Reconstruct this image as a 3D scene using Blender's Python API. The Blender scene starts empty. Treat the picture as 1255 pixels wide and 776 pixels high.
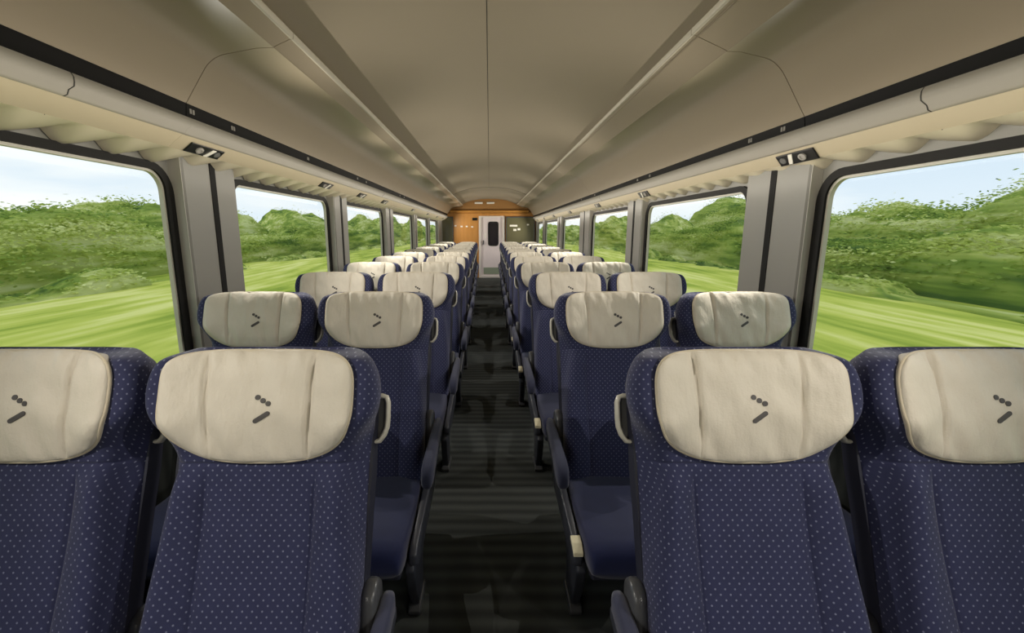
import bpy, bmesh, math, random
from mathutils import Vector, noise

random.seed(7)
S = bpy.context.scene
COL = S.collection
PI = math.pi

# ------------------------------------------------------------------ helpers
def lin(c):
    c = c / 255.0
    return c / 12.92 if c <= 0.04045 else ((c + 0.055) / 1.055) ** 2.4

def rgb(r, g, b):
    return (lin(r), lin(g), lin(b), 1.0)

def interp(tab, x):
    if x <= tab[0][0]:
        return tab[0][1]
    for (a, va), (b, vb) in zip(tab, tab[1:]):
        if x <= b:
            t = (x - a) / (b - a)
            return va + (vb - va) * t
    return tab[-1][1]

def sstep(a, b, x):
    t = max(0.0, min(1.0, (x - a) / (b - a)))
    return t * t * (3 - 2 * t)

def empty(name, loc=(0, 0, 0)):
    o = bpy.data.objects.new(name, None)
    o.empty_display_size = 0.1
    o.location = loc
    COL.objects.link(o)
    return o

def tag(o, label=None, cat=None, group=None, kind=None):
    if label: o['label'] = label
    if cat: o['category'] = cat
    if group: o['group'] = group
    if kind: o['kind'] = kind
    return o

class MB:
    """collects geometry for ONE mesh object"""
    def __init__(self):
        self.v = []; self.f = []; self.uv = {}
    def add(self, verts, faces, uvs=None):
        o = len(self.v)
        self.v += [tuple(p) for p in verts]
        self.f += [tuple(i + o for i in f) for f in faces]
        if uvs:
            for i, u in enumerate(uvs):
                self.uv[o + i] = u
        return self
    def box(self, x0, x1, y0, y1, z0, z1):
        v = [(x, y, z) for z in (z0, z1) for y in (y0, y1) for x in (x0, x1)]
        f = [(0, 2, 3, 1), (4, 5, 7, 6), (0, 1, 5, 4), (2, 6, 7, 3), (0, 4, 6, 2), (1, 3, 7, 5)]
        return self.add(v, f)
    def loft(self, rings, close=True, cap=(True, True), uvs=None):
        n = len(rings[0]); v = [p for r in rings for p in r]; f = []
        for i in range(len(rings) - 1):
            for j in range(n if close else n - 1):
                k = (j + 1) % n
                f.append((i * n + j, i * n + k, (i + 1) * n + k, (i + 1) * n + j))
        if cap[0]: f.append(tuple(range(n))[::-1])
        if cap[1]: f.append(tuple(range((len(rings) - 1) * n, len(rings) * n)))
        return self.add(v, f, uvs)
    def prism(self, poly, axis, a0, a1):
        """poly of 2D points swept along axis ('x': poly=(y,z), 'y': poly=(x,z), 'z': poly=(x,y))"""
        def pt(p, a):
            return {'x': (a, p[0], p[1]), 'y': (p[0], a, p[1]), 'z': (p[0], p[1], a)}[axis]
        return self.loft([[pt(p, a0) for p in poly], [pt(p, a1) for p in poly]])
    def tube(self, pts, ru, rv=None, n=10, up=(0, 1, 0), closed=False, scale=None):
        """elliptic tube along pts; ru along side vector, rv along up-ish vector"""
        rv = ru if rv is None else rv
        P = [Vector(p) for p in pts]; rings = []; m = len(P)
        for i in range(m):
            a = P[(i - 1) % m] if (closed or i > 0) else P[i]
            b = P[(i + 1) % m] if (closed or i < m - 1) else P[i]
            t = (b - a).normalized()
            u = Vector(up); u = (u - t * u.dot(t)).normalized()
            s = t.cross(u)
            k = scale[i] if scale else 1.0
            rings.append([tuple(P[i] + s * (math.cos(2 * PI * q / n) * ru * k) + u * (math.sin(2 * PI * q / n) * rv * k)) for q in range(n)])
        if closed:
            rings.append(rings[0])
            return self.loft(rings, cap=(False, False))
        return self.loft(rings)
    def build(self, name, mat, parent=None, smooth=False, sub=0, bevel=0.0, weld=False, angle=None):
        me = bpy.data.meshes.new(name)
        me.from_pydata(self.v, [], self.f)
        if self.uv:
            l = me.uv_layers.new(name='UVMap')
            for lp in me.loops:
                l.data[lp.index].uv = self.uv.get(lp.vertex_index, (0, 0))
        bm = bmesh.new(); bm.from_mesh(me)
        if weld or not self.uv:
            bmesh.ops.remove_doubles(bm, verts=bm.verts, dist=1e-6)
        bmesh.ops.recalc_face_normals(bm, faces=bm.faces)
        bm.to_mesh(me); bm.free()
        me.materials.append(mat)
        o = bpy.data.objects.new(name, me)
        COL.objects.link(o)
        if bevel:
            b = o.modifiers.new('b', 'BEVEL'); b.width = bevel; b.segments = 3; b.limit_method = 'ANGLE'; b.angle_limit = math.radians(35)
        if sub:
            s = o.modifiers.new('s', 'SUBSURF'); s.levels = sub; s.render_levels = sub
        if bevel or sub:
            dg = bpy.context.evaluated_depsgraph_get()
            me2 = bpy.data.meshes.new_from_object(o.evaluated_get(dg))
            o.modifiers.clear()
            o.data = me2; me2.name = name
            bpy.data.meshes.remove(me); me = me2
        if smooth:
            for p in me.polygons: p.use_smooth = True
        if smooth and angle:
            me.set_sharp_from_angle(angle=math.radians(angle))
        if parent: o.parent = parent
        return o

def rrect(w, h, r, n=8, cx=0, cy=0):
    pts = []
    for (sx, sy, a0) in ((1, -1, -90), (1, 1, 0), (-1, 1, 90), (-1, -1, 180)):
        for i in range(n + 1):
            a = math.radians(a0 + 90 * i / n)
            pts.append((cx + sx * (w / 2 - r) + r * math.cos(a), cy + sy * (h / 2 - r) + r * math.sin(a)))
    return pts

# ------------------------------------------------------------------ materials
class NT:
    def __init__(self, name):
        self.m = bpy.data.materials.new(name); self.m.use_nodes = True
        self.t = self.m.node_tree; self.b = self.t.nodes['Principled BSDF']
    def n(self, kind, **kw):
        x = self.t.nodes.new(kind)
        for k, v in kw.items(): setattr(x, k, v)
        return x
    def l(self, a, b): self.t.links.new(a, b)
    def math(self, op, a, b=None, clamp=False):
        x = self.n('ShaderNodeMath', operation=op); x.use_clamp = clamp
        for i, s in enumerate((a, b)):
            if s is None: continue
            if isinstance(s, (int, float)): x.inputs[i].default_value = s
            else: self.l(s, x.inputs[i])
        return x.outputs[0]
    def vmath(self, op, a, b=None):
        x = self.n('ShaderNodeVectorMath', operation=op)
        for i, s in enumerate((a, b)):
            if s is None: continue
            if isinstance(s, tuple): x.inputs[i].default_value = s
            else: self.l(s, x.inputs[i])
        return x
    def mix(self, fac, a, b):
        x = self.n('ShaderNodeMix', data_type='RGBA')
        for i, s in ((0, fac), (6, a), (7, b)):
            if isinstance(s, (tuple, float, int)): x.inputs[i].default_value = s
            else: self.l(s, x.inputs[i])
        return x.outputs[2]
    def noise(self, vec, scale, detail=3, rough=0.5):
        x = self.n('ShaderNodeTexNoise'); x.inputs['Scale'].default_value = scale
        x.inputs['Detail'].default_value = detail; x.inputs['Roughness'].default_value = rough
        if vec is not None: self.l(vec, x.inputs['Vector'])
        return x.outputs['Fac']
    def obj(self, scale=(1, 1, 1)):
        tc = self.n('ShaderNodeTexCoord')
        mp = self.n('ShaderNodeMapping'); mp.inputs['Scale'].default_value = scale
        self.l(tc.outputs['Object'], mp.inputs['Vector'])
        return mp.outputs['Vector']
    def bump(self, h, strength=0.2, dist=0.002):
        x = self.n('ShaderNodeBump'); x.inputs['Strength'].default_value = strength; x.inputs['Distance'].default_value = dist
        self.l(h, x.inputs['Height']); self.l(x.outputs['Normal'], self.b.inputs['Normal'])
    def set(self, **kw):
        for k, v in kw.items():
            i = self.b.inputs[k.replace('_', ' ')]
            if isinstance(v, (tuple, float, int)): i.default_value = v
            else: self.l(v, i)
        return self

def plain(name, c, rough=0.5, var=0.05, nscale=12.0, metal=0.0, bump=0.0, spec=0.5):
    """a painted / moulded surface: one colour with faint unevenness"""
    t = NT(name)
    f = t.noise(t.obj(), nscale, 4)
    d = tuple(x * (1 - var) for x in c[:3]) + (1,)
    t.set(Base_Color=t.mix(f, d, c), Roughness=rough, Metallic=metal)
    t.b.inputs['Specular IOR Level'].default_value = spec
    if bump: t.bump(t.noise(t.obj(), 350, 2), bump, 0.001)
    return t.m

M = {}
def fabric_dots(name, base, base2, dot):
    t = NT(name)
    uv = t.n('ShaderNodeTexCoord').outputs['UV']
    cell = 0.0205
    def field(off):
        a = t.vmath('MULTIPLY_ADD', uv, (1 / cell, 1 / cell, 0)); a.inputs[2].default_value = (off, off, 0)
        fr = t.vmath('FRACTION', a.outputs[0])
        sb = t.vmath('SUBTRACT', fr.outputs[0], (0.5, 0.5, 0))
        return t.vmath('LENGTH', sb.outputs[0]).outputs['Value']
    d = t.math('MINIMUM', field(0.0), field(0.5))
    m = t.math('MULTIPLY', t.math('SUBTRACT', 0.115, d), 24.0, True)
    nz = t.noise(t.obj(), 30, 3)
    wv = t.noise(t.obj(), 900, 2)
    base_c = t.mix(nz, base, base2)
    t.set(Base_Color=t.mix(t.math('MULTIPLY', m, 0.5), base_c, dot), Roughness=0.85)
    t.b.inputs['Sheen Weight'].default_value = 0.25
    t.b.inputs['Sheen Roughness'].default_value = 0.4
    t.b.inputs['Specular IOR Level'].default_value = 0.2
    t.bump(wv, 0.35, 0.001)
    return t.m
M['seat_fabric'] = fabric_dots('navy spotted moquette', rgb(44, 47, 74), rgb(52, 55, 86), rgb(150, 153, 180))

def plain_fabric(name, a, b, sheen=0.2, scale=700):
    t = NT(name)
    t.set(Base_Color=t.mix(t.noise(t.obj(), 25, 3), a, b), Roughness=0.9)
    t.b.inputs['Sheen Weight'].default_value = sheen
    t.b.inputs['Specular IOR Level'].default_value = 0.2
    t.bump(t.noise(t.obj(), scale, 2), 0.3, 0.001)
    return t.m
M['cushion'] = plain_fabric('plain navy upholstery', rgb(20, 25, 56), rgb(25, 31, 66))  # navy darkened so the cushions read as lying in shadow
M['pad'] = plain_fabric('slate blue arm upholstery', rgb(48, 51, 70), rgb(57, 60, 82))

t = NT('cream headrest leather')
nz = t.noise(t.obj(), 14, 4)
t.set(Base_Color=t.mix(nz, rgb(202, 193, 176), rgb(217, 209, 193)), Roughness=0.62)
hh = t.math('ADD', t.math('MULTIPLY', t.noise(t.obj((1, 1, .35)), 26, 3), 0.8), t.math('MULTIPLY', t.noise(t.obj(), 260, 2), 0.08))
t.bump(hh, 0.7, 0.012)
M['cover'] = t.m
M['piping'] = plain('cream piping', rgb(202, 190, 166), 0.6)
M['emblem'] = plain('dark grey print', rgb(74, 70, 68), 0.6)
M['dark_plastic'] = plain('charcoal moulded plastic', rgb(52, 54, 62), 0.42)
M['grey_plastic'] = plain('mid grey moulded plastic', rgb(74, 75, 78), 0.3)
M['leg_metal'] = plain('dark painted steel', rgb(50, 52, 60), 0.38)
M['shell'] = plain('navy black seat shell', rgb(38, 39, 52), 0.5)
M['handle'] = plain('warm light grey handle plastic', rgb(190, 186, 172), 0.35)
M['tag'] = plain('cream placard', rgb(214, 206, 176), 0.4)
M['shade'] = plain('grey handle recess', rgb(96, 96, 94), 0.5)

M['rack'] = plain('beige rack laminate', rgb(153, 140, 120), 0.4, var=0.04, nscale=3, spec=0.5)
M['rack_edge'] = plain('satin aluminium edge', rgb(186, 178, 162), 0.4)
M['black_strip'] = plain('gloss black strip', rgb(11, 9, 9), 0.6, spec=0.15)
M['ceiling'] = plain('taupe ceiling panel', rgb(148, 136, 117), 0.6, var=0.05, nscale=2)
M['lip'] = plain('silver grey rail', rgb(152, 147, 137), 0.55)
M['under'] = plain('cream rack underside', rgb(182, 170, 144), 0.55)
M['scallop'] = plain('cream fluted valance', rgb(216, 206, 180), 0.6)
M['wall'] = plain('warm grey wall panel', rgb(136, 134, 128), 0.42, var=0.04, nscale=4)
M['reveal'] = plain('pale window reveal', rgb(178, 174, 164), 0.4)
M['gasket'] = plain('charcoal window gasket', rgb(24, 23, 22), 0.6, spec=0.2)
M['bead'] = plain('pale window bead', rgb(190, 186, 172), 0.35)
M['seam'] = plain('dark seam', rgb(44, 40, 36), 0.6)
M['white'] = plain('white plastic', rgb(228, 224, 214), 0.4)
M['mark'] = plain('pale grey print', rgb(150, 146, 140), 0.6)

# ribbed carpet
t = NT('ribbed dark carpet')
ob = t.obj()
sp = t.n('ShaderNodeSeparateXYZ'); t.l(ob, sp.inputs[0])
wob = t.math('MULTIPLY', t.noise(t.obj((3, 1, 1)), 2.0, 3), 1.6)
rib = t.math('SINE', t.math('ADD', t.math('MULTIPLY', sp.outputs['Y'], 2 * PI / 0.075), wob))
rb = t.math('MULTIPLY_ADD', rib, 0.5); t.t.nodes[-1].inputs[2].default_value = 0.5
fz = t.noise(t.obj(), 220, 3)
rr = t.math('ADD', t.math('MULTIPLY', rb, 0.72), t.math('MULTIPLY', fz, 0.28))
t.set(Base_Color=t.mix(rr, rgb(46, 49, 48), rgb(72, 75, 73)), Roughness=0.95)
t.b.inputs['Specular IOR Level'].default_value = 0.15
t.bump(rr, 0.5, 0.003)
M['carpet'] = t.m

# wood
t = NT('honey brown wood veneer')
g = t.noise(t.obj((6, 6, 0.6)), 3.0, 5, 0.6)
t.set(Base_Color=t.mix(g, rgb(168, 112, 50), rgb(206, 150, 80)), Roughness=0.35)
M['wood'] = t.m
t = NT('dark brown veneer')
g = t.noise(t.obj((0.6, 6, 6)), 3.0, 5, 0.6)
t.set(Base_Color=t.mix(g, rgb(140, 100, 54), rgb(166, 122, 72)), Roughness=0.4)
M['wood_dark'] = t.m
M['door'] = plain('lilac grey door paint', rgb(224, 212, 212), 0.4)
M['door_frame'] = plain('pale door frame', rgb(220, 212, 204), 0.4)
M['kick'] = plain('sage kick plate', rgb(140, 150, 130), 0.4)
M['dark_glass'] = plain('dark glass', rgb(40, 36, 40), 0.08)
M['screen'] = plain('olive grey screen', rgb(100, 96, 70), 0.15)
M['lamp_body'] = plain('black lamp bezel', rgb(22, 22, 22), 0.3)

def glass_mat():
    m = bpy.data.materials.new('window glass'); m.use_nodes = True
    nt = m.node_tree; nt.nodes.clear()
    o = nt.nodes.new('ShaderNodeOutputMaterial'); mx = nt.nodes.new('ShaderNodeMixShader')
    tr = nt.nodes.new('ShaderNodeBsdfTransparent'); gl = nt.nodes.new('ShaderNodeBsdfGlossy')
    lw = nt.nodes.new('ShaderNodeLayerWeight'); lw.inputs['Blend'].default_value = .5
    pw = nt.nodes.new('ShaderNodeMath'); pw.operation = 'POWER'; pw.inputs[1].default_value = 5.0
    fr = nt.nodes.new('ShaderNodeMath'); fr.operation = 'MULTIPLY_ADD'; fr.inputs[1].default_value = .12; fr.inputs[2].default_value = .006
    nt.links.new(lw.outputs['Facing'], pw.inputs[0]); nt.links.new(pw.outputs[0], fr.inputs[0])
    tr.inputs['Color'].default_value = (0.96, 0.98, 0.97, 1); gl.inputs['Roughness'].default_value = 0.0
    nt.links.new(fr.outputs[0], mx.inputs[0]); nt.links.new(tr.outputs[0], mx.inputs[1]); nt.links.new(gl.outputs[0], mx.inputs[2])
    nt.links.new(mx.outputs[0], o.inputs['Surface'])
    return m
M['glass'] = glass_mat()

# ------------------------------------------------------------------ dimensions
CZ = 1.35                       # camera height
YB, YE = -2.4, 13.5             # back and far end of the saloon
XG = {-1: -1.45, 1: 1.42}       # glass planes
XW = {-1: -1.44, 1: 1.41}       # recessed wall planes
XP = {-1: -1.38, 1: 1.36}       # pillar faces
ZT = {-1: CZ + 0.256, 1: CZ + 0.212}   # glass top
ZS = CZ - 0.70                  # glass bottom
# glass spans along the coach, and pillar spans
WIN = {-1: [(-1.45, 0.04), (0.62, 2.05), (2.60, 4.06), (4.55, 6.11), (6.68, 8.40), (8.86, 10.45), (10.74, 12.35)],
       1: [(-1.45, 0.00), (0.55, 1.93), (2.53, 4.08), (4.63, 6.22), (7.02, 8.66), (9.32, 11.38), (11.85, 13.2)]}
PIL = {-1: [(YB, -1.51), (0.10, 0.56), (2.11, 2.545), (4.12, 4.50), (6.17, 6.62), (8.46, 8.81), (10.50, 10.69), (12.41, YE)],
       1: [(YB, -1.51), (0.06, 0.49), (1.99, 2.475), (4.14, 4.57), (6.28, 6.96), (8.72, 9.26), (11.44, 11.79), (13.26, YE)]}

# ------------------------------------------------------------------ setting
def struct(o):
    o['kind'] = 'structure'; return o
fl = MB().box(-1.62, 1.62, YB - .1, YE + .1, -0.06, 0.0).build('floor', M['carpet']); struct(fl)
SIDE = {-1: 'left', 1: 'right'}

def window_bays(s):
    w = WIN[s]; edges = [YB]
    for a, b in zip(w, w[1:]): edges.append((a[1] + b[0]) / 2)
    edges.append(YE)
    return [(edges[i], edges[i + 1]) for i in range(len(w))]

n_win = 0
for s in (-1, 1):
    mb = MB(); x = XW[s]; xo = XG[s] + s * .009
    for (y0, y1), (g0, g1) in zip(window_bays(s), WIN[s]):
        hw = g1 - g0 + 0.02; hz = ZT[s] - ZS + 0.02
        hole = rrect(hw, hz, 0.10, 8, (g0 + g1) / 2, (ZT[s] + ZS) / 2)
        # outer rectangle sampled towards the same directions as the hole
        cy, cz = (g0 + g1) / 2, (ZT[s] + ZS) / 2
        outer = []
        for k, (py, pz) in enumerate(hole):
            q = k // 9; i = k % 9
            corner = {0: (y1, 0.0), 1: (y1, 2.42), 2: (y0, 2.42), 3: (y0, 0.0)}[q]
            if i == 4: outer.append(corner)
            elif i < 4:
                a = {0: (py, 0.0), 1: (y1, pz), 2: (py, 2.42), 3: (y0, pz)}[q]
                t_ = i / 4; outer.append((a[0] * (1 - t_) + corner[0] * t_, a[1] * (1 - t_) + corner[1] * t_))
            else:
                a = {0: (y1, pz), 1: (py, 2.42), 2: (y0, pz), 3: (py, 0.0)}[q]
                t_ = (i - 4) / 4; outer.append((corner[0] * (1 - t_) + a[0] * t_, corner[1] * (1 - t_) + a[1] * t_))
        mb.loft([[(xo, a, b) for a, b in outer], [(x, a, b) for a, b in outer], [(x, a, b) for a, b in hole], [(xo, a, b) for a, b in hole],
                 [(xo, a, b) for a, b in outer]], cap=(False, False))
    struct(mb.build('wall_' + SIDE[s], M['wall']))
    # pillar panels between windows: box with chamfered edges, a camera-facing return coloured paler for the light on it, a black channel
    ztop = CZ + (0.36 if s < 0 else 0.34)
    for k, (y0, y1) in enumerate(PIL[s]):
        xi = XP[s]; c = 0.012
        poly = [(x, y0), (xi - s * -c, y0), (xi, y0 + c), (xi, y1 - c), (xi + s * c, y1), (x, y1)]
        p = MB().prism(poly, 'z', 0.0, ztop).build('wall_pillar_' + SIDE[s], M['wall']); struct(p); 
        p['label'] = 'grey wall pillar panel between windows'
        r = MB().box(min(x, xi + s * .004), max(x, xi + s * .004), y0 - .004, y0 - 0.0005, 0.0, ztop).build('return_panel', M['reveal'], p)
        if 0 < k < 7:
            ym = y0 + (y1 - y0) * (0.5 if k != 2 else 0.52)
            MB().box(min(xi, xi - s * .003), max(xi, xi - s * .003), ym - .022, ym + .022, 0.0, ztop).build('channel_strip', M['black_strip'], p)
    struct(MB().box(*sorted((XP[s] - s * .004, XG[s])), YB, YE - .002, 0, .62).build('baseboard_' + SIDE[s], M['carpet']))
    # windows
    for g0, g1 in WIN[s]:
        n_win += 1
        e = empty('window_%d' % n_win, (XG[s], (g0 + g1) / 2, (ZT[s] + ZS) / 2)); struct(e)
        w, h = g1 - g0, ZT[s] - ZS
        def ring(wo, ho, ro, wi, hi, ri, xa, xb):
            A = rrect(wo, ho, ro, 8); B = rrect(wi, hi, ri, 8)
            return MB().loft([[(xb, a, b) for a, b in A], [(xa, a, b) for a, b in A], [(xa, a, b) for a, b in B], [(xb, a, b) for a, b in B], [(xb, a, b) for a, b in A]], cap=(False, False))
        f = ring(w + .11, h + .075, .13, w + .012, h + .012, .085, s * -0.026, s * -0.009).build('window_frame', M['gasket'], e, smooth=True, angle=40)
        b = ring(w + .014, h + .014, .086, w - .010, h - .010, .078, s * -0.016, s * 0.002).build('window_bead', M['bead'], e, smooth=True, angle=40)
        P = rrect(w, h, .08, 8)
        MB().loft([[(s * .003, a, c_) for a, c_ in P], [(s * .008, a, c_) for a, c_ in P]]).build('window_pane', M['glass'], e)

# roof slab, ceiling vault
struct(MB().box(-1.62, 1.62, YB - .1, YE + .1, 2.42, 2.50).build('roof', M['ceiling']))
XC, ZC, ZM = 0.775, CZ + 0.745, CZ + 0.93
prof = []
for i in range(33):
    u = -1 + 2 * i / 32
    prof.append((u * (XC + 0.035), ZC + 0.02 + (ZM - ZC - 0.02) * (1 - abs(u) ** 2.6)))
low = [(-XC - 0.035, ZC + 0.0)] + prof + [(XC + 0.035, ZC)]
top = [(a, b + 0.02) for a, b in low][::-1]
struct(MB().prism(low + top, 'y', YB, YE).build('ceiling', M['ceiling'], smooth=True, angle=50))
struct(MB().box(-0.012 - .0014, -0.012 + .0014, YB, 9.98, ZM - .001, ZM + .002).build('trim_1', M['seam']))
# far cross seam of the ceiling, following the vault
mbs = MB()
rg = []
for i in range(33):
    a, b = prof[i]
    rg.append((a, b))
mbs.prism([(a, b - .003) for a, b in rg] + [(a, b + .003) for a, b in rg][::-1], 'y', 9.98, 10.0)
struct(mbs.build('trim_2', M['seam']))
# back end of the saloon behind the photographer
struct(MB().box(-1.6, 1.6, YB - .08, YB, 0, 2.42).build('wall_back', M['wall']))

# ------------------------------------------------------------------ far end wall
ew = MB().box(-1.455, -0.315, YE, YE + .08, 0, 2.42).box(0.445, 1.425, YE, YE + .08, 0, 2.42).box(-0.315, 0.445, YE, YE + .08, 1.80, 2.42).build('wall_end', M['wood'])
struct(ew)
struct(MB().box(-1.35, 1.3, YE - .05, YE - .001, 1.99, 2.3).build('trim_3', M['wood_dark']))
bm_ = MB().prism([(YE - .13, 1.905), (YE - .15, 1.93), (YE - .13, 1.96), (YE - .002, 1.985), (YE - .002, 1.87)], 'x', -1.15, 1.12).build('trim_4', M['wood'])
struct(bm_)
d = empty('door_1', (0.065, YE, 0)); struct(d)
MB().box(-.315, .315, .02, .055, 0.06, 1.76).build('door_leaf', M['door'], d)
MB().box(-.38, -.315, -.03, .08, 0, 1.80).box(.315, .38, -.03, .08, 0, 1.80).box(-.315, .315, -.03, .08, 1.76, 1.80).box(-.315, .315, -.03, .08, 0, .06).build('door_frame', M['door_frame'], d)
A = rrect(.31, .70, .07, 6, 0.045, 1.29); B = rrect(.24, .63, .05, 6, 0.045, 1.29)
MB().loft([[(a, .02, b) for a, b in A], [(a, 0.0, b) for a, b in A], [(a, 0.0, b) for a, b in B], [(a, .02, b) for a, b in B]], cap=(False, False)).build('door_window_frame', M['lamp_body'], d)
MB().loft([[(a, .019, b) for a, b in B], [(a, .012, b) for a, b in B]]).build('door_window', M['dark_glass'], d)
MB().box(-.24, .29, .010, .0195, .10, .30).build('kick_plate', M['kick'], d)
MB().box(-.262, -.235, -.03, .019, .98, 1.10).build('door_handle', M['grey_plastic'], d)
MB().box(-.21, -.17, .012, .019, 1.15, 1.30).box(-.2, -.17, .012, .019, .88, .95).build('door_notice', M['white'], d)
# screens either side of the door
def screen(x0, x1, marks, label):
    o = empty('partition_screen', ((x0 + x1) / 2, YE - .06, .0))
    w = (x1 - x0) / 2
    MB().box(-w, w, -.012, .012, .02, 1.75).build('glass_panel', M['screen'], o)
    MB().box(-w - .02, -w, -.02, .02, 0, 1.78).box(w, w + .02, -.02, .02, 0, 1.78).box(-w, w, -.02, .02, 1.75, 1.78).box(-w, w, -.02, .02, 0, .02).build('screen_frame', M['grey_plastic'], o)
    for (mx, mz, mw, mh) in marks:
        MB().box(mx - mw, mx + mw, -.0145, -.0122, mz - mh, mz + mh).build('sticker', M['white'], o)
    tag(o, label, 'screen')
screen(-1.40, -1.08, [], 'narrow olive grey screen at the far end, left of the wooden wall')
screen(0.50, 1.30, [(-.2, 1.52, .11, .025), (-.16, 1.40, .045, .03), (-.04, 1.42, .04, .03), (.22, 1.55, .03, .02)], 'wide olive grey screen right of the far door')
# small wall notices left of the door and ceiling signs
for i, (px, pz) in enumerate(((-1.0, 1.52), (-.82, 1.50), (-.67, 1.50), (-.51, 1.49))):
    o = MB().box(px - .03, px + .03, YE - .006, YE - .0005, pz - .02, pz + .02).build('wall_sticker', M['white'])
    tag(o, 'small white sticker on the far wooden wall, %s from the door' % ('fourth', 'third', 'second', 'first')[i], 'sticker', 'white stickers on the far wall')
o = MB().box(-.50, -.36, YE - .02, YE + .002, 1.67, 1.75).build('notice_plate', M['lamp_body'], bevel=.006)
tag(o, 'small black plate on the wooden wall beside the far door', 'plate')
for i, (a, b) in enumerate(((-.43, -.2), (-.08, .14))):
    o = MB().box(a, b, YE - .075, YE - .0505, 2.14, 2.19).build('sign_panel', M['white'], bevel=.004)
    tag(o, 'small pale sign under the far ceiling, %s' % ('the left one of the pair', 'the right one of the pair')[i], 'sign', 'pale signs over the far door')

# ------------------------------------------------------------------ overhead luggage racks
RP = {  # cross-section points (|x|, z) : strip bottom, strip top, A, B, C, lip bottom, crest, wall
    -1: dict(sb=(1.215, CZ + .455), st=(1.212, CZ + .506), A=(1.09, CZ + .68), B=(.845, CZ + .708), C=(.765, CZ + .745), lb=(1.235, CZ + .388), cr=(1.305, CZ + .339), wl=(1.385, CZ + .318)),
    1: dict(sb=(1.268, CZ + .416), st=(1.265, CZ + .455), A=(1.13, CZ + .665), B=(.93, CZ + .695), C=(.785, CZ + .76), lb=(1.29, CZ + .345), cr=(1.335, CZ + .297), wl=(1.365, CZ + .280)),
}
def bez(p0, p1, p2, n):
    out = []
    for i in range(n + 1):
        t_ = i / n
        out.append(((1 - t_) ** 2 * p0[0] + 2 * t_ * (1 - t_) * p1[0] + t_ * t_ * p2[0], (1 - t_) ** 2 * p0[1] + 2 * t_ * (1 - t_) * p1[1] + t_ * t_ * p2[1]))
    return out

def rack_body_profile(s):
    R = RP[s]; st, A_, B_, C_ = R['st'], R['A'], R['B'], R['C']
    pts = [st]
    # door: from strip up to A with a soft bend, then shallow concave sweep to B, then edge panel to C
    k1 = (A_[0] + (st[0] - A_[0]) * .30, A_[1] - (A_[1] - st[1]) * .30)
    k2 = (A_[0] + (B_[0] - A_[0]) * .30, A_[1] + (B_[1] - A_[1]) * .30)
    pts += bez(k1, A_, k2, 10)
    pts += [(k2[0] + (B_[0] - k2[0]) * .6, k2[1] + (B_[1] - k2[1]) * .6 + .006), B_, (B_[0] - .004, B_[1] + .004)]
    pts += [(C_[0] + .012, C_[1] - .006)]
    # close over the top, inside the rack
    back = [(C_[0] + .012, C_[1] + .03), (st[0] + .2, 2.38), (st[0] + .1, st[1])]
    return pts, back

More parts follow.
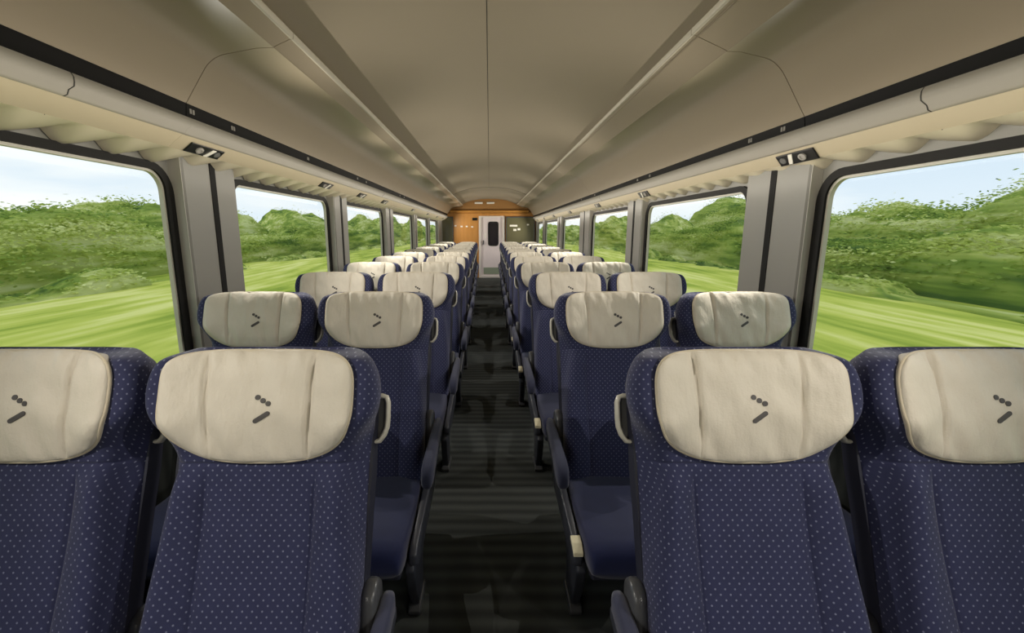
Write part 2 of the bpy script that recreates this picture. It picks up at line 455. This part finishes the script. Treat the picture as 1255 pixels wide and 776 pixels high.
SEGS = [(-2.35, 1.93), (1.93, 5.85), (5.85, 9.75), (9.75, YE - .16)]
WHERE = ['nearest the camera', 'second from the camera', 'third from the camera', 'farthest from the camera']
def mir(s, pts): return [(s * a, b) for a, b in pts]
for s in (-1, 1):
    R = RP[s]
    for k, (y0, y1) in enumerate(SEGS):
        g = 0.0022
        a, b = y0 + g, y1 - g
        e = empty('luggage_rack', (0, y0, R['st'][1]))
        tag(e, 'beige overhead luggage rack along the %s windows, %s' % (SIDE[s], WHERE[k]), 'luggage rack', 'overhead luggage racks')
        def put(mb, name, mat, **kw):
            mb.v = [(x_, y_ - y0, z_ - R['st'][1]) for x_, y_, z_ in mb.v]
            return mb.build(name, mat, e, **kw)
        pts, back = rack_body_profile(s)
        put(MB().prism(mir(s, pts + back), 'y', a, b), 'door_panel', M['rack'], smooth=True, angle=28)
        C_ = R['C']
        put(MB().prism(mir(s, [(C_[0] + .012, C_[1] - .0065), (C_[0] + .004, C_[1] - .0075), (C_[0] + .0, C_[1] - .003), (C_[0] + .0, C_[1] + .016), (C_[0] + .012, C_[1] + .018)]), 'y', a, b), 'edge_rail', M['rack_edge'], smooth=True, angle=60)
        sb, st, lb, cr, wl = R['sb'], R['st'], R['lb'], R['cr'], R['wl']
        strip = put(MB().prism(mir(s, [(st[0] + .001, st[1]), (sb[0] + .004, sb[1]), (sb[0] + .06, sb[1]), (st[0] + .06, st[1])]), 'y', a, b), 'fascia_strip', M['black_strip'])
        # silver-grey rounded rail under the strip (its joints lie nearer the camera than the doors' joints)
        a, b = y0 + .0003, y1 - .0003
        z0 = sb[1]; dz = sb[1] - lb[1]
        rail = [(sb[0] + .012, z0), (sb[0] - .006, z0 - .003), (sb[0] - .012, z0 - .014), (sb[0] - .012, z0 - .028), (sb[0] - .009, z0 - .040),
                (lb[0] - .012, lb[1] + .018), (lb[0] - .006, lb[1] + .005), (lb[0] + .006, lb[1]), (lb[0] + .07, lb[1] + .01), (sb[0] + .07, z0)]
        put(MB().prism(mir(s, rail), 'y', a, b), 'lower_rail', M['lip'], smooth=True, angle=50)
        if k < 3:
            yj = y1 - .52
            jl = mir(s, [(p_[0] - .0012, p_[1] - .0006) for p_ in rail[1:9]] + [(cr[0], cr[1] - .0022), (cr[0], cr[1] + .004), (lb[0] + .07, lb[1] + .01), (sb[0] + .07, z0 - .002)])
            put(MB().prism(jl, 'y', yj - .0016, yj + .0016), 'joint_line', M['seam'])
        put(MB().prism(mir(s, [(lb[0] + .006, lb[1] - .0005), (cr[0], cr[1]), (cr[0] + .004, cr[1] + .012), (lb[0] + .08, lb[1] + .02)]), 'y', a, b), 'underside_panel', M['under'])
        # fluted valance: lobes 0.2 m long hanging between underside and wall
        nL = max(1, round((b - a) / 0.2)); L = (b - a) / nL
        mb = MB(); NU, NV = 10, 14
        for q in range(nL):
            rows = []
            for iv in range(NV + 1):
                fr = iv / NV
                bump = 1.15 * (1 - fr) ** .75 * sstep(0, .34, fr) ** .6
                row = []
                for iu in range(NU + 1):
                    u = iu / NU
                    xx = cr[0] + (wl[0] + .05 - cr[0]) * u
                    zz = cr[1] + (wl[1] - cr[1]) * u - 0.050 * bump * math.sin(u * PI * .5) ** 1.1 * (1 if s < 0 else .8) + .012 * u
                    row.append((s * xx, a + L * (q + fr), zz))
                rows.append(row)
            n_ = len(rows[0]); v = [p for r in rows for p in r]
            f = [(i * n_ + j, i * n_ + j + 1, (i + 1) * n_ + j + 1, (i + 1) * n_ + j) for i in range(NV) for j in range(NU)]
            # lid above so the valance has thickness
            v2 = [(p[0], p[1], max(q_ for q_ in (cr[1], wl[1])) + .03) for p in (rows[0][0], rows[0][-1], rows[-1][-1], rows[-1][0])]
            mb.add(v, f)
            o_ = len(mb.v); mb.v += v2
            mb.f.append((o_, o_ + 1, o_ + 2, o_ + 3))
        put(mb, 'fluted_valance', M['scallop'], smooth=True, angle=50)
        # little seat-number marks on the strip
        for ym in [y for y in ((1.95, 2.25, 3.15, 4.3, 4.6, 6.3, 6.6) if s < 0 else (2.05, 2.3, 3.7, 4.0, 5.6, 6.4)) if y0 < y < y1 - .05]:
            mm = MB()
            xs = st[0] + .0005; zc = (st[1] + sb[1]) / 2
            for dy in (0, .018):
                mm.box(*sorted((s * xs, s * (xs + .004))), ym + dy, ym + dy + .010, zc - .009, zc + .009)
            mo = put(mm, 'seat_number', M['mark'], smooth=False)
            mo.parent = strip

# ------------------------------------------------------------------ reading lamps under the racks
LAMPS = {-1: [-1.5, 0.1, 2.13, 3.66, 4.66, 5.66, 7.75, 9.6, 11.3, 12.7], 1: [-1.6, 0.1, 2.03, 3.98, 5.66, 7.6, 9.5, 11.2, 12.7]}  # out-of-view units and each side's last one added to brighten seats and end wall
ORD = ['farther behind the camera', 'level with the camera', 'nearest in view', 'second in view', 'third in view', 'fourth in view', 'fifth in view', 'sixth in view', 'seventh in view', 'eighth in view']
LAMP_W = 34.0
for s in (-1, 1):
    R = RP[s]; lb, cr = R['lb'], R['cr']
    mx, mz = lb[0] + .006 + (cr[0] - lb[0] - .006) * .62, lb[1] + (cr[1] - lb[1]) * .62
    ang = math.atan2(cr[1] - lb[1], (cr[0] - lb[0] - .006))
    for k, y in enumerate(LAMPS[s]):
        e = empty('reading_lamp', (s * mx, y, mz)); e.rotation_euler = (0, -s * ang, 0)
        tag(e, 'small black reading lamp panel under the %s rack, %s' % (SIDE[s], ORD[k]), 'reading lamp', 'reading lamps under the racks')
        hw = .027
        MB().box(-hw, hw, -.12, .12, -.007, -.0005).build('bezel', M['lamp_body'], e, bevel=.003)
        MB().loft([[(.016 * math.cos(q) * r, -.045 + .022 * math.sin(q) * r, z) for q in [2 * PI * i / 16 for i in range(16)]] for r, z in ((1, -.007), (1, -.013), (.6, -.014), (.5, -.009))], cap=(False, True)).build('air_nozzle', M['mark'], e, smooth=True, angle=40)
        MB().prism([(-.024, .004), (.022, .03), (.022, .055), (-.024, .030)], 'z', -.012, -.007).build('switch_plate', M['white'], e, bevel=.002)
        lens = MB().loft([[(.015 * math.cos(q) * r, .085 + .02 * math.sin(q) * r, z) for q in [2 * PI * i / 16 for i in range(16)]] for r, z in ((1, -.007), (.9, -.010))], cap=(False, True)).build('lens', M['shade'], e, smooth=True, angle=40)
        ld = bpy.data.lights.new('reading_lamp_light', 'SPOT'); ld.energy = LAMP_W; ld.spot_size = math.radians(160); ld.spot_blend = 0.6
        ld.shadow_soft_size = 0.0; ld.color = (1.0, .945, .86)
        lo = bpy.data.objects.new('reading_lamp_light', ld); COL.objects.link(lo)
        lo.location = (s * (mx - .06), y + .085, mz - .05); lo.rotation_euler = (0, s * math.radians(72), 0)

# added fill strips, no such fitting known, washing the fluted valance and the window heads
for s in (-1, 1):
    R = RP[s]; lb = R['lb']
    ld = bpy.data.lights.new('window_head_light', 'AREA'); ld.shape = 'RECTANGLE'; ld.size = .05; ld.size_y = YE - YB - .6
    ld.energy = 10.5; ld.color = (1.0, .92, .79)
    lo = bpy.data.objects.new('window_head_light', ld); COL.objects.link(lo)
    lo.location = (s * (lb[0] - .10), (YE + YB) / 2, lb[1] - .10); lo.rotation_euler = (0, -s * math.radians(122), 0)

# ------------------------------------------------------------------ seats
H = 0.775
AX = (0.3355, 0.942)           # recline axis (y, z)
def P3(x, h, d):               # d measured rearwards, perpendicular to the reclined back
    return (x, -.26 + AX[0] * h + AX[1] * d, .36 + AX[1] * h - AX[0] * d)
WF = [(-.1, .212), (0, .222), (.2, .220), (.4, .203), (.5, .189), (.53, .189), (.56, .203), (.575, .206), (.60, .226), (.635, .250), (.67, .2575), (.70, .2565), (.735, .246), (.76, .228), (.775, .207), (.785, .18)]
WR = [(-.1, .212), (.4, .222), (.55, .228), (.7, .230), (.74, .220), (.768, .20), (.785, .16)]
def cfront(h):
    return -.014 * math.exp(-((h - .12) / .13) ** 2) + .006 * math.exp(-((h - .42) / .1) ** 2) - .008 * sstep(.55, .64, h)
def bolster(h): return 1 - sstep(.47, .53, h)
def ears(h): return sstep(.54, .62, h)
def front_d(x, h):
    w = interp(WF, h); ax = abs(x); d = cfront(h)
    k = sstep(.118, max(.16, w - .03), ax)
    return d - .022 * bolster(h) * k - .032 * ears(h) * k

def backrest():
    hs = [-.10, -.05, 0, .06, .12, .18, .24, .30, .36, .42, .47, .50, .518, .5235, .5265, .5295, .535, .55, .57, .59, .61, .635, .66, .685, .71, .73, .748, .76, .772, .780, .785]
    rings = []; uvs = []
    for h in hs:
        w, wr = interp(WF, h), interp(WR, h); c = cfront(h); bf = bolster(h); ef = ears(h)
        tp = sstep(.745, .785, h)       # closing over at the top
        seam = .006 if abs(h - .5265) < .001 else 0.0
        front = [(0, c), (.05, c), (.095, c), (.113, c + .0015 * bf), (.1175, c + .008 * bf), (.122, c - .003 * bf), (.14, front_d(.15, h) if bf > .5 else front_d(.14, h)),
                 ((.14 + w) / 2, front_d((.14 + w) / 2, h) - .003 * bf), (w - .026, front_d(w - .026, h)), (w - .009, front_d(w - .02, h) + .007), (w, c + .022)]
        rear = [(w + (wr - w) * .5, .050), (wr, .074), (wr - .006, .092), (wr - .03, .104), (wr * .5, .108), (0, .108)]
        half = []
        for (x, d_) in front: half.append((x, d_ + seam + tp * (.05 - d_) * .85))
        for (x, d_) in rear: half.append((x, d_ + tp * (.05 - d_) * .75))
        full = half + [(-x, d_) for x, d_ in half[1:-1]][::-1]
        rings.append([P3(x, h, d_) for x, d_ in full])
        uu = []; acc = 0
        for i, (x, d_) in enumerate(half):
            if i: acc += math.hypot(x - half[i - 1][0], d_ - half[i - 1][1])
            uu.append(acc)
        uvs += [(u, h) for u in uu] + [(-u, h) for u in uu[1:-1]][::-1]
    return MB().loft(rings, uvs=uvs)

CH, CW, CY = .240 / 2, .2045, .668
def cover_z(x, part):         # half height of the cover outline at x
    n = 4.2 if part > 0 else 2.75
    return CH * (.86 if part > 0 else 1.14) * max(0.0, 1 - abs(x / CW) ** n) ** (1 / n)
def cover_front(x, hv):       # d of the puffed front surface
    h = CY + hv
    hz = cover_z(x, 1 if hv >= 0 else -1)
    q = max(0.0, 1 - (abs(hv) / hz if hz > 1e-5 else 1.0) ** 3.0)
    q *= max(0.0, 1 - abs(x / CW) ** 7)
    puff = .010 + .020 * q ** .55
    for sx in (-.112, .112):
        puff -= .0125 * math.exp(-((x - sx - .006 * hv / CH * (1 if sx > 0 else -1)) / .0044) ** 2) * q ** .3
    e = sstep(.35, 1.0, abs(hv) / max(hz, 1e-4))
    puff += .0085 * noise.noise(Vector((x * 42 + hv * 10, hv * 9, 3.1))) * e * q ** .3
    puff += .0060 * noise.noise(Vector((x * 20 + hv * 9, hv * 12, 7.7)))
    return front_d(min(abs(x), .2), min(h, .74)) - puff

def cover():
    NX, NZ = 110, 40
    mb = MB(); g = []
    xs = [CW * math.sin((i / NX - .5) * PI) * .9995 for i in range(NX + 1)]
    for j in range(NZ + 1):
        v = math.sin((j / NZ - .5) * PI)
        for x in xs:
            hz = cover_z(x, 1 if v >= 0 else -1); hv = v * hz
            h = CY + hv
            back = front_d(min(abs(x), .2), min(h, .74)) + .0
            d_ = cover_front(x, hv)
            g.append((P3(x, h, d_), P3(x, h, back + .012 + .03 * sstep(.74, .775, h))))
    n = NX + 1; F = [p for p, q in g]; Bk = [q for p, q in g]
    idx = [(j * n + i, j * n + i + 1, (j + 1) * n + i + 1, (j + 1) * n + i) for j in range(NZ) for i in range(NX)]
    mb.add(F, idx); mb.add(Bk, idx)
    rim = [i for i in range(n)] + [j * n + NX for j in range(1, NZ + 1)] + [NZ * n + i for i in range(NX - 1, -1, -1)] + [j * n for j in range(NZ - 1, 0, -1)]
    o = len(F)
    for a, b in zip(rim, rim[1:] + rim[:1]):
        mb.f.append((a, b, b + o, a + o))
    return mb

def outline(n=120):
    pts = []
    for i in range(n):
        a = 2 * PI * i / n
        c, s_ = math.cos(a), math.sin(a); e = 4.2 if s_ >= 0 else 2.75
        x = CW * math.copysign(abs(c) ** (2 / e), c); z = CH * (.86 if s_ >= 0 else 1.14) * math.copysign(abs(s_) ** (2 / e), s_)
        if pts and math.hypot(x - pts[-1][0], z - pts[-1][1]) < .002: continue
        pts.append((x, z))
    return pts

def emblem():
    mb = MB()
    def plate(poly):
        f_ = [P3(x, CY + z, cover_front(x, z) - .0016) for x, z in poly]
        b_ = [P3(x, CY + z, cover_front(x, z) + .002) for x, z in poly]
        mb.loft([b_, f_])
    for (x, z) in ((.003, .001), (.0145, -.0058), (.026, -.012)):
        plate([(x + 0.0056 * math.cos(2 * PI * i / 14), z + 0.0056 * math.sin(2 * PI * i / 14)) for i in range(14)])
    cx, cz, a, hl, r = .0135, -.0405, math.radians(33), .0145, .0048
    pl = []
    for i in range(9):
        q = -PI / 2 + PI * i / 8; pl.append((hl + r * math.cos(q), r * math.sin(q)))
    for i in range(9):
        q = PI / 2 + PI * i / 8; pl.append((-hl + r * math.cos(q), r * math.sin(q)))
    # cut the bar into short pieces so that it follows the puffed surface
    plate([(cx + u * math.cos(a) - v * math.sin(a), cz + u * math.sin(a) + v * math.cos(a)) for u, v in pl])
    return mb

def cushion():
    rings = []
    prof = [(-.215, .30, .362, .9), (-.30, .285, .372, .97), (-.45, .27, .376, 1), (-.60, .265, .386, 1), (-.68, .265, .388, 1), (-.715, .27, .382, .985), (-.735, .285, .364, .96), (-.742, .305, .345, .93)]
    n = 28
    for (y, z0, z1, k) in prof:
        w, hz, zc = .222 * k, (z1 - z0) / 2, (z1 + z0) / 2
        r = []
        for i in range(n):
            a = 2 * PI * i / n; c, s_ = math.cos(a), math.sin(a); e = 5.0
            x = w * math.copysign(abs(c) ** (2 / e), c); z = hz * math.copysign(abs(s_) ** (2 / e), s_)
            if s_ > 0: z -= .010 * (1 - (x / w) ** 2) * (1 if -.65 < y < -.25 else .3)
            r.append((x, y, zc + z))
        rings.append(r)
    return MB().loft(rings)

def capsule_loft(path, a, dz=0.0):
    """path rows: (x, y, z, half width x, half height z) -> rounded bar running along y"""
    rings = []
    for (x, y, z, wx, hz) in path:
        r = []
        for i in range(16):
            q = 2 * PI * i / 16; c, s_ = math.cos(q), math.sin(q); e = 3.0
            r.append((a * (x - .006 + wx * math.copysign(abs(c) ** (2 / e), c)), y, z + dz + hz * math.copysign(abs(s_) ** (2 / e), s_)))
        rings.append(r)
    return MB().loft(rings)

def make_seat(a, placard, middle):
    """a = +1: the aisle lies on the +x side of the seat; -1: on the -x side"""
    root = empty('coach_seat')
    back = backrest().build('backrest', M['seat_fabric'], root, smooth=True, sub=1)
    # hard shell behind the upholstery
    rings = []
    for h in (-.12, 0, .2, .4, .5, .6, .7, .735, .755):
        w = interp(WR, h) + .004 * sstep(.6, .5, h) - .004 - .05 * sstep(.7, .77, h); k = 1 - .5 * sstep(.68, .76, h)
        rings.append([P3(x, h, d_) for x, d_ in ((w, .068), (w + .008, .085), (w - .01, .105 + .022 * k), (w * .5, .108 + .026 * k), (-w * .5, .108 + .026 * k), (-w + .01, .105 + .022 * k), (-w - .008, .085), (-w, .068))])
    MB().loft(rings).build('back_shell', M['shell'], root, smooth=True, angle=50)
    cv = cover().build('headrest_cover', M['cover'], root, smooth=True)
    cv['label'] = 'cream headrest cover'
    rim = [P3(x, CY + z, front_d(min(abs(x), .2), min(CY + z, .74)) - .006) for x, z in outline()]
    MB().tube(rim, .0036, n=8, up=(0, -1, .3), closed=True).build('piping', M['piping'], cv, smooth=True)
    emblem().build('emblem', M['emblem'], cv)
    cushion().build('seat_cushion', M['cushion'], root, smooth=True, angle=60)
    MB().prism([(-.18, .27), (-.66, .235), (-.70, .25), (-.70, .29), (-.60, .272), (-.45, .278), (-.18, .31)], 'x', -.205, .205).build('seat_pan', M['shell'], root, bevel=.006)
    # frame rail beside the cushion, aisle side (two-level rail with rounded front)
    MB().prism([(-.12, .31), (-.20, .262), (-.52, .242), (-.63, .25), (-.665, .275), (-.662, .312), (-.63, .332), (-.40, .345), (-.20, .37), (-.12, .41)], 'x', a * .228, a * .256).build('side_rail', M['dark_plastic'], root, bevel=.008, smooth=True, angle=45)
    if placard:
        MB().prism([(-.664, .306), (-.662, .320), (-.632, .336), (-.595, .338), (-.595, .322), (-.632, .318)], 'x', a * .226, a * .259).build('placard', M['tag'], root, bevel=.003)['label'] = 'cream placard on the rail'
    # legs: tapering panel with a rounded foot
    for sx in (1, -1):
        x0, x1 = a * sx * .206, a * sx * .240
        lg = MB().prism([(-.61, .255), (-.63, .22), (-.60, .12), (-.56, .05), (-.555, .02), (-.45, .02), (-.445, .05), (-.44, .14), (-.37, .225), (-.35, .265)], 'x', x0, x1).build('leg', M['leg_metal'], root, bevel=.007, smooth=True, angle=45)
        MB().prism([(-.575, .0), (-.58, .018), (-.565, .03), (-.44, .03), (-.425, .018), (-.43, .0)], 'x', x0 - a * sx * .004, x1 + a * sx * .006).build('foot', M['grey_plastic'], lg, bevel=.005)
    # armrest on the aisle side
    arm = empty('armrest', (0, 0, -.07 if middle else 0)); arm.parent = root
    def blob(y0, z0, r0, y1, z1, r1, n=14):
        d_ = math.atan2(z1 - z0, y1 - y0); pts = []
        for i in range(n + 1):
            q = d_ + PI / 2 + PI * i / n; pts.append((y0 + r0 * math.cos(q), z0 + r0 * math.sin(q)))
        for i in range(n + 1):
            q = d_ - PI / 2 + PI * i / n; pts.append((y1 + r1 * math.cos(q), z1 + r1 * math.sin(q)))
        return pts
    MB().prism(blob(-.105, .545, .040, -.15, .37, .058), 'x', a * .216, a * .250).build('hinge_bracket', M['dark_plastic' if middle else 'grey_plastic'], arm, bevel=.012, smooth=True, angle=50)
    capsule_loft([(.272, -.075, .535, .006, .010), (.272, -.08, .533, .013, .022), (.272, -.10, .53, .018, .030), (.271, -.18, .522, .019, .034), (.270, -.30, .505, .021, .037), (.269, -.39, .490, .024, .042),
                  (.269, -.43, .480, .024, .043), (.269, -.455, .474, .021, .037), (.269, -.468, .470, .014, .024), (.269, -.471, .468, .007, .012)], a, -.016).build('arm_pad', M['pad'], arm, smooth=True)
    MB().prism([(-.085, .505), (-.09, .478), (-.20, .455), (-.36, .435), (-.38, .452), (-.36, .475), (-.20, .492), (-.12, .508)], 'x', a * .256, a * .284).build('arm_frame', M['dark_plastic'], arm, bevel=.006, smooth=True, angle=45)
    # grab handle beside the headrest
    hd = [(.215, .668), (.240, .670), (.250, .667), (.2545, .655), (.255, .62), (.254, .598), (.248, .580), (.238, .566), (.215, .562)]
    g = MB().tube([P3(a * x, h, .085) for x, h in hd], .0062, .012, n=10, up=(0, AX[1], -AX[0])).build('grab_handle', M['handle'], root, smooth=True)
    g['label'] = 'pale grey grab handle'
    MB().loft([[P3(a * x, h, d_) for x, h in ((.215, .664), (.240, .666), (.2505, .655), (.2505, .60), (.237, .570), (.215, .566))] for d_ in (.088, .094)]).build('backing_plate', M['shade'], g)
    return root

def copy_tree(o, parent=None):
    c = o.copy(); COL.objects.link(c); c.parent = parent
    for ch in list(o.children): copy_tree(ch, c)
    return c

PITCH = .98
AISLE = {-1: [.497, .493, .475, .468, .468, .475, .49, .505, .52, .535, .545, .555], 1: [.560, .533, .505, .478, .472, .472, .478, .484, .49, .496, .502, .508]}
WINX = {-1: [1.015, 1.010, 1.005, 1.01, 1.015, 1.03, 1.045, 1.06, 1.075, 1.09, 1.10, 1.11], 1: [1.077, 1.072, 1.022, 1.0, .99, .99, 1.0, 1.005, 1.01, 1.015, 1.02, 1.025]}
ROWN = ['first', 'second', 'third', 'fourth', 'fifth', 'sixth', 'seventh', 'eighth', 'ninth', 'tenth', 'eleventh', 'twelfth']
for s in (-1, 1):
    kinds = (('aisle', AISLE[s]), ('window', WINX[s]))
    for kind, xs in kinds:
        proto = make_seat(-s, s > 0 and kind == 'aisle', kind == 'window')
        kids = list(proto.children)
        for r in range(12):
            o = proto if r == 0 else copy_tree(proto)
            o.location = (s * xs[min(r, len(xs) - 1)], PITCH * (r + 1) + .004, 0)
            tag(o, 'navy spotted %s seat, cream headrest cover, %s of the aisle, %s row from the camera' % (kind, SIDE[s], ROWN[r]), 'seat', 'navy coach seats')

# ------------------------------------------------------------------ the landscape outside
GZ = -1.25
def streaky(name, sc, cols, stretch):
    t = NT(name)
    a = t.noise(t.obj((1, stretch, 1)), sc, 4, .55)
    b = t.noise(t.obj((1, stretch * .5, 1)), sc * 4.0, 3, .5)
    f = t.math('ADD', t.math('MULTIPLY', a, .62), t.math('MULTIPLY', b, .38))
    f = t.math('MULTIPLY', t.math('SUBTRACT', f, .37), 4.2, True)
    r = t.n('ShaderNodeValToRGB'); el = r.color_ramp.elements
    el[0].position = 0; el[0].color = cols[0]; el[1].position = 1; el[1].color = cols[-1]
    for i, c in enumerate(cols[1:-1]):
        x = el.new((i + 1) / (len(cols) - 1)); x.color = c
    t.l(f, r.inputs[0])
    t.set(Base_Color=r.outputs[0], Roughness=1.0); t.b.inputs['Specular IOR Level'].default_value = 0.0
    return t.m
M['grass'] = streaky('meadow grass', .42, [rgb(128, 146, 60), rgb(156, 168, 72), rgb(184, 188, 90), rgb(208, 206, 126)], .22)
M['leaf'] = streaky('hedge leaves', .62, [rgb(94, 122, 66), rgb(144, 166, 80), rgb(190, 200, 108), rgb(228, 230, 168)], .13)
nt = M['leaf'].node_tree; tr_n = nt.nodes.new('ShaderNodeBsdfTranslucent'); mx_n = nt.nodes.new('ShaderNodeMixShader'); mx_n.inputs[0].default_value = .4
pb = nt.nodes['Principled BSDF']; nt.links.new(pb.inputs['Base Color'].links[0].from_socket, tr_n.inputs['Color'])
nt.links.new(pb.outputs[0], mx_n.inputs[1]); nt.links.new(tr_n.outputs[0], mx_n.inputs[2]); nt.links.new(mx_n.outputs[0], nt.nodes['Material Output'].inputs['Surface'])

def ground(s):
    mb = MB(); NX, NY = 24, 60; v = []
    for i in range(NX + 1):
        x = s * (1.9 + 118 * (i / NX) ** 2.0)
        for j in range(NY + 1):
            y = -60 + 320 * j / NY
            v.append((x, y, GZ + .5 * noise.noise(Vector((x * .06, y * .04, s * 5))) * min(1, abs(x) / 15)))
    n = NY + 1
    mb.add(v, [(i * n + j, i * n + j + 1, (i + 1) * n + j + 1, (i + 1) * n + j) for i in range(NX) for j in range(NY)])
    return mb
for s in (-1, 1):
    g = ground(s).build('ground_' + SIDE[s], M['grass'], smooth=True); struct(g)

def treeline(s, base, seed, tall):
    """hedges and trees: long irregular banks of foliage one behind the other, with loose leaf sprays standing off them"""
    mb = MB(); rnd = random.Random(seed)
    for (off, half, hmin, hvar, fq, gap, dens) in ((-3.0, 1.0, .2, 1.1, .22, .05, 5), (0.5, 2.2, 2.8, 1.8, .10, -9, 22), (6, 3.0, 3.4, 3.2, .07, -9, 16), (14, 4.0, 4.4, 5.0, .04, -9, 9)):
        hmin, hvar = hmin * tall, hvar * tall
        NY, NA = 520, 14; rings = []
        for j in range(NY + 1):
            y = -50 + 330 * j / NY
            e = noise.fractal(Vector((y * fq, off * 3.7, seed)), 1.0, 2.0, 3)
            h = hmin + hvar * max(-.35, e) * 1.1
            k = sstep(gap - .15, gap + .25, e + .2)
            h = max(.02, h * k); hw = half * (.35 + .65 * k)
            bx = base + off + 1.2 * noise.noise(Vector((y * .05, off, seed + 9)))
            r = []
            for i in range(NA + 1):
                q = PI * i / NA
                dr = 1 + .14 * noise.noise(Vector((y * .16, q * 2.0, off + seed))) + .07 * noise.noise(Vector((y * .5, q * 5, off + seed)))
                r.append((s * (bx - hw * math.cos(q) * dr), y, GZ - .3 + (h + .3) * max(0, math.sin(q)) ** .42 * dr))
            rings.append(r)
            if k > .2 and 4 < y < 130:
                for _ in range(int(dens * (11 if y < 60 else 4))):
                    q = PI * rnd.uniform(.01, .62); f = 1 + min(.30, rnd.expovariate(22))
                    px = bx - hw * math.cos(q) * f; pz = GZ - .3 + (h + .3) * math.sin(q) ** .42 * (1 + (f - 1) * .8); py = y + rnd.uniform(-.5, .5)
                    if pz < GZ + .1: continue
                    a = Vector((rnd.uniform(-.3, .3), 1, rnd.uniform(-.25, .25))).normalized() * rnd.uniform(.07, .20)
                    b = Vector((rnd.uniform(-1, 1), 0, rnd.uniform(-1, 1))).normalized() * rnd.uniform(.03, .07)
                    c = Vector((s * px, py, pz))
                    mb.add([c - a, c + b, c + a, c - b], [(0, 1, 2, 3)])
        mb.loft(rings, close=False, cap=(False, False))
    return mb
tl = treeline(-1, 21, 3, 1.0).build('treeline', M['leaf'], smooth=True)
tag(tl, 'green trees and hedges beyond the left windows', 'trees', None, 'stuff')
tr_ = treeline(1, 20, 11, .95).build('treeline', M['leaf'], smooth=True)
tag(tr_, 'green trees and hedges beyond the right windows', 'trees', None, 'stuff')

# ------------------------------------------------------------------ light
W = bpy.data.worlds.new('World'); S.world = W; W.use_nodes = True
nt = W.node_tree; nt.nodes.clear()
out = nt.nodes.new('ShaderNodeOutputWorld'); bg = nt.nodes.new('ShaderNodeBackground')
tc = nt.nodes.new('ShaderNodeTexCoord'); mp = nt.nodes.new('ShaderNodeMapping'); mp.inputs['Scale'].default_value = (1.0, .55, 4.5)
nz = nt.nodes.new('ShaderNodeTexNoise'); nz.inputs['Scale'].default_value = 2.2; nz.inputs['Detail'].default_value = 5
rp = nt.nodes.new('ShaderNodeValToRGB'); rp.color_ramp.elements[0].position = .42; rp.color_ramp.elements[1].position = .60
sx = nt.nodes.new('ShaderNodeSeparateXYZ')
gr = nt.nodes.new('ShaderNodeValToRGB')
gr.color_ramp.elements[0].position = 0.0; gr.color_ramp.elements[0].color = rgb(226, 236, 246)
gr.color_ramp.elements[1].position = .5; gr.color_ramp.elements[1].color = rgb(150, 190, 228)
mx = nt.nodes.new('ShaderNodeMix'); mx.data_type = 'RGBA'; mx.inputs[7].default_value = rgb(250, 250, 250)
L = nt.links.new
L(tc.outputs['Generated'], mp.inputs['Vector']); L(mp.outputs[0], nz.inputs['Vector']); L(nz.outputs['Fac'], rp.inputs[0])
L(tc.outputs['Generated'], sx.inputs[0]); L(sx.outputs['Z'], gr.inputs[0]); L(gr.outputs[0], mx.inputs[6]); L(rp.outputs[0], mx.inputs[0])
L(mx.outputs[2], bg.inputs['Color']); L(bg.outputs[0], out.inputs['Surface'])
bg.inputs['Strength'].default_value = 1.15

sd = bpy.data.lights.new('sun', 'SUN'); sd.energy = 1.0; sd.angle = math.radians(60); sd.color = (1, .96, .86)
so = bpy.data.objects.new('sun', sd); COL.objects.link(so); so.rotation_euler = (math.radians(35), 0, 0)   # travels along the coach, from behind the camera

# daylight portals in the window openings
for s in (-1, 1):
    for g0, g1 in WIN[s]:
        ld = bpy.data.lights.new('window_daylight', 'AREA'); ld.shape = 'RECTANGLE'; ld.size = ZT[s] - ZS; ld.size_y = g1 - g0
        ld.cycles.is_portal = True
        lo = bpy.data.objects.new('window_daylight', ld); COL.objects.link(lo)
        lo.location = (XG[s] + s * .03, (g0 + g1) / 2, (ZT[s] + ZS) / 2); lo.rotation_euler = (0, s * PI / 2, 0)

# ------------------------------------------------------------------ camera
cd = bpy.data.cameras.new('camera'); cam = bpy.data.objects.new('camera', cd); COL.objects.link(cam)
cd.sensor_width = 36; cd.sensor_fit = 'HORIZONTAL'; cd.lens = 553 / 1255 * 36; cd.shift_x = 27.5 / 1255; cd.clip_start = .02; cd.clip_end = 600
cam.location = (0, 0, CZ); cam.rotation_euler = (math.radians(90 - 10.65), 0, 0)
S.camera = cam

vs = S.view_settings; vs.view_transform = 'Standard'; vs.look = 'None'; vs.gamma = 1; vs.use_curve_mapping = False; vs.exposure = 0.0
S.display_settings.display_device = 'sRGB'
S.cycles.use_denoising = True
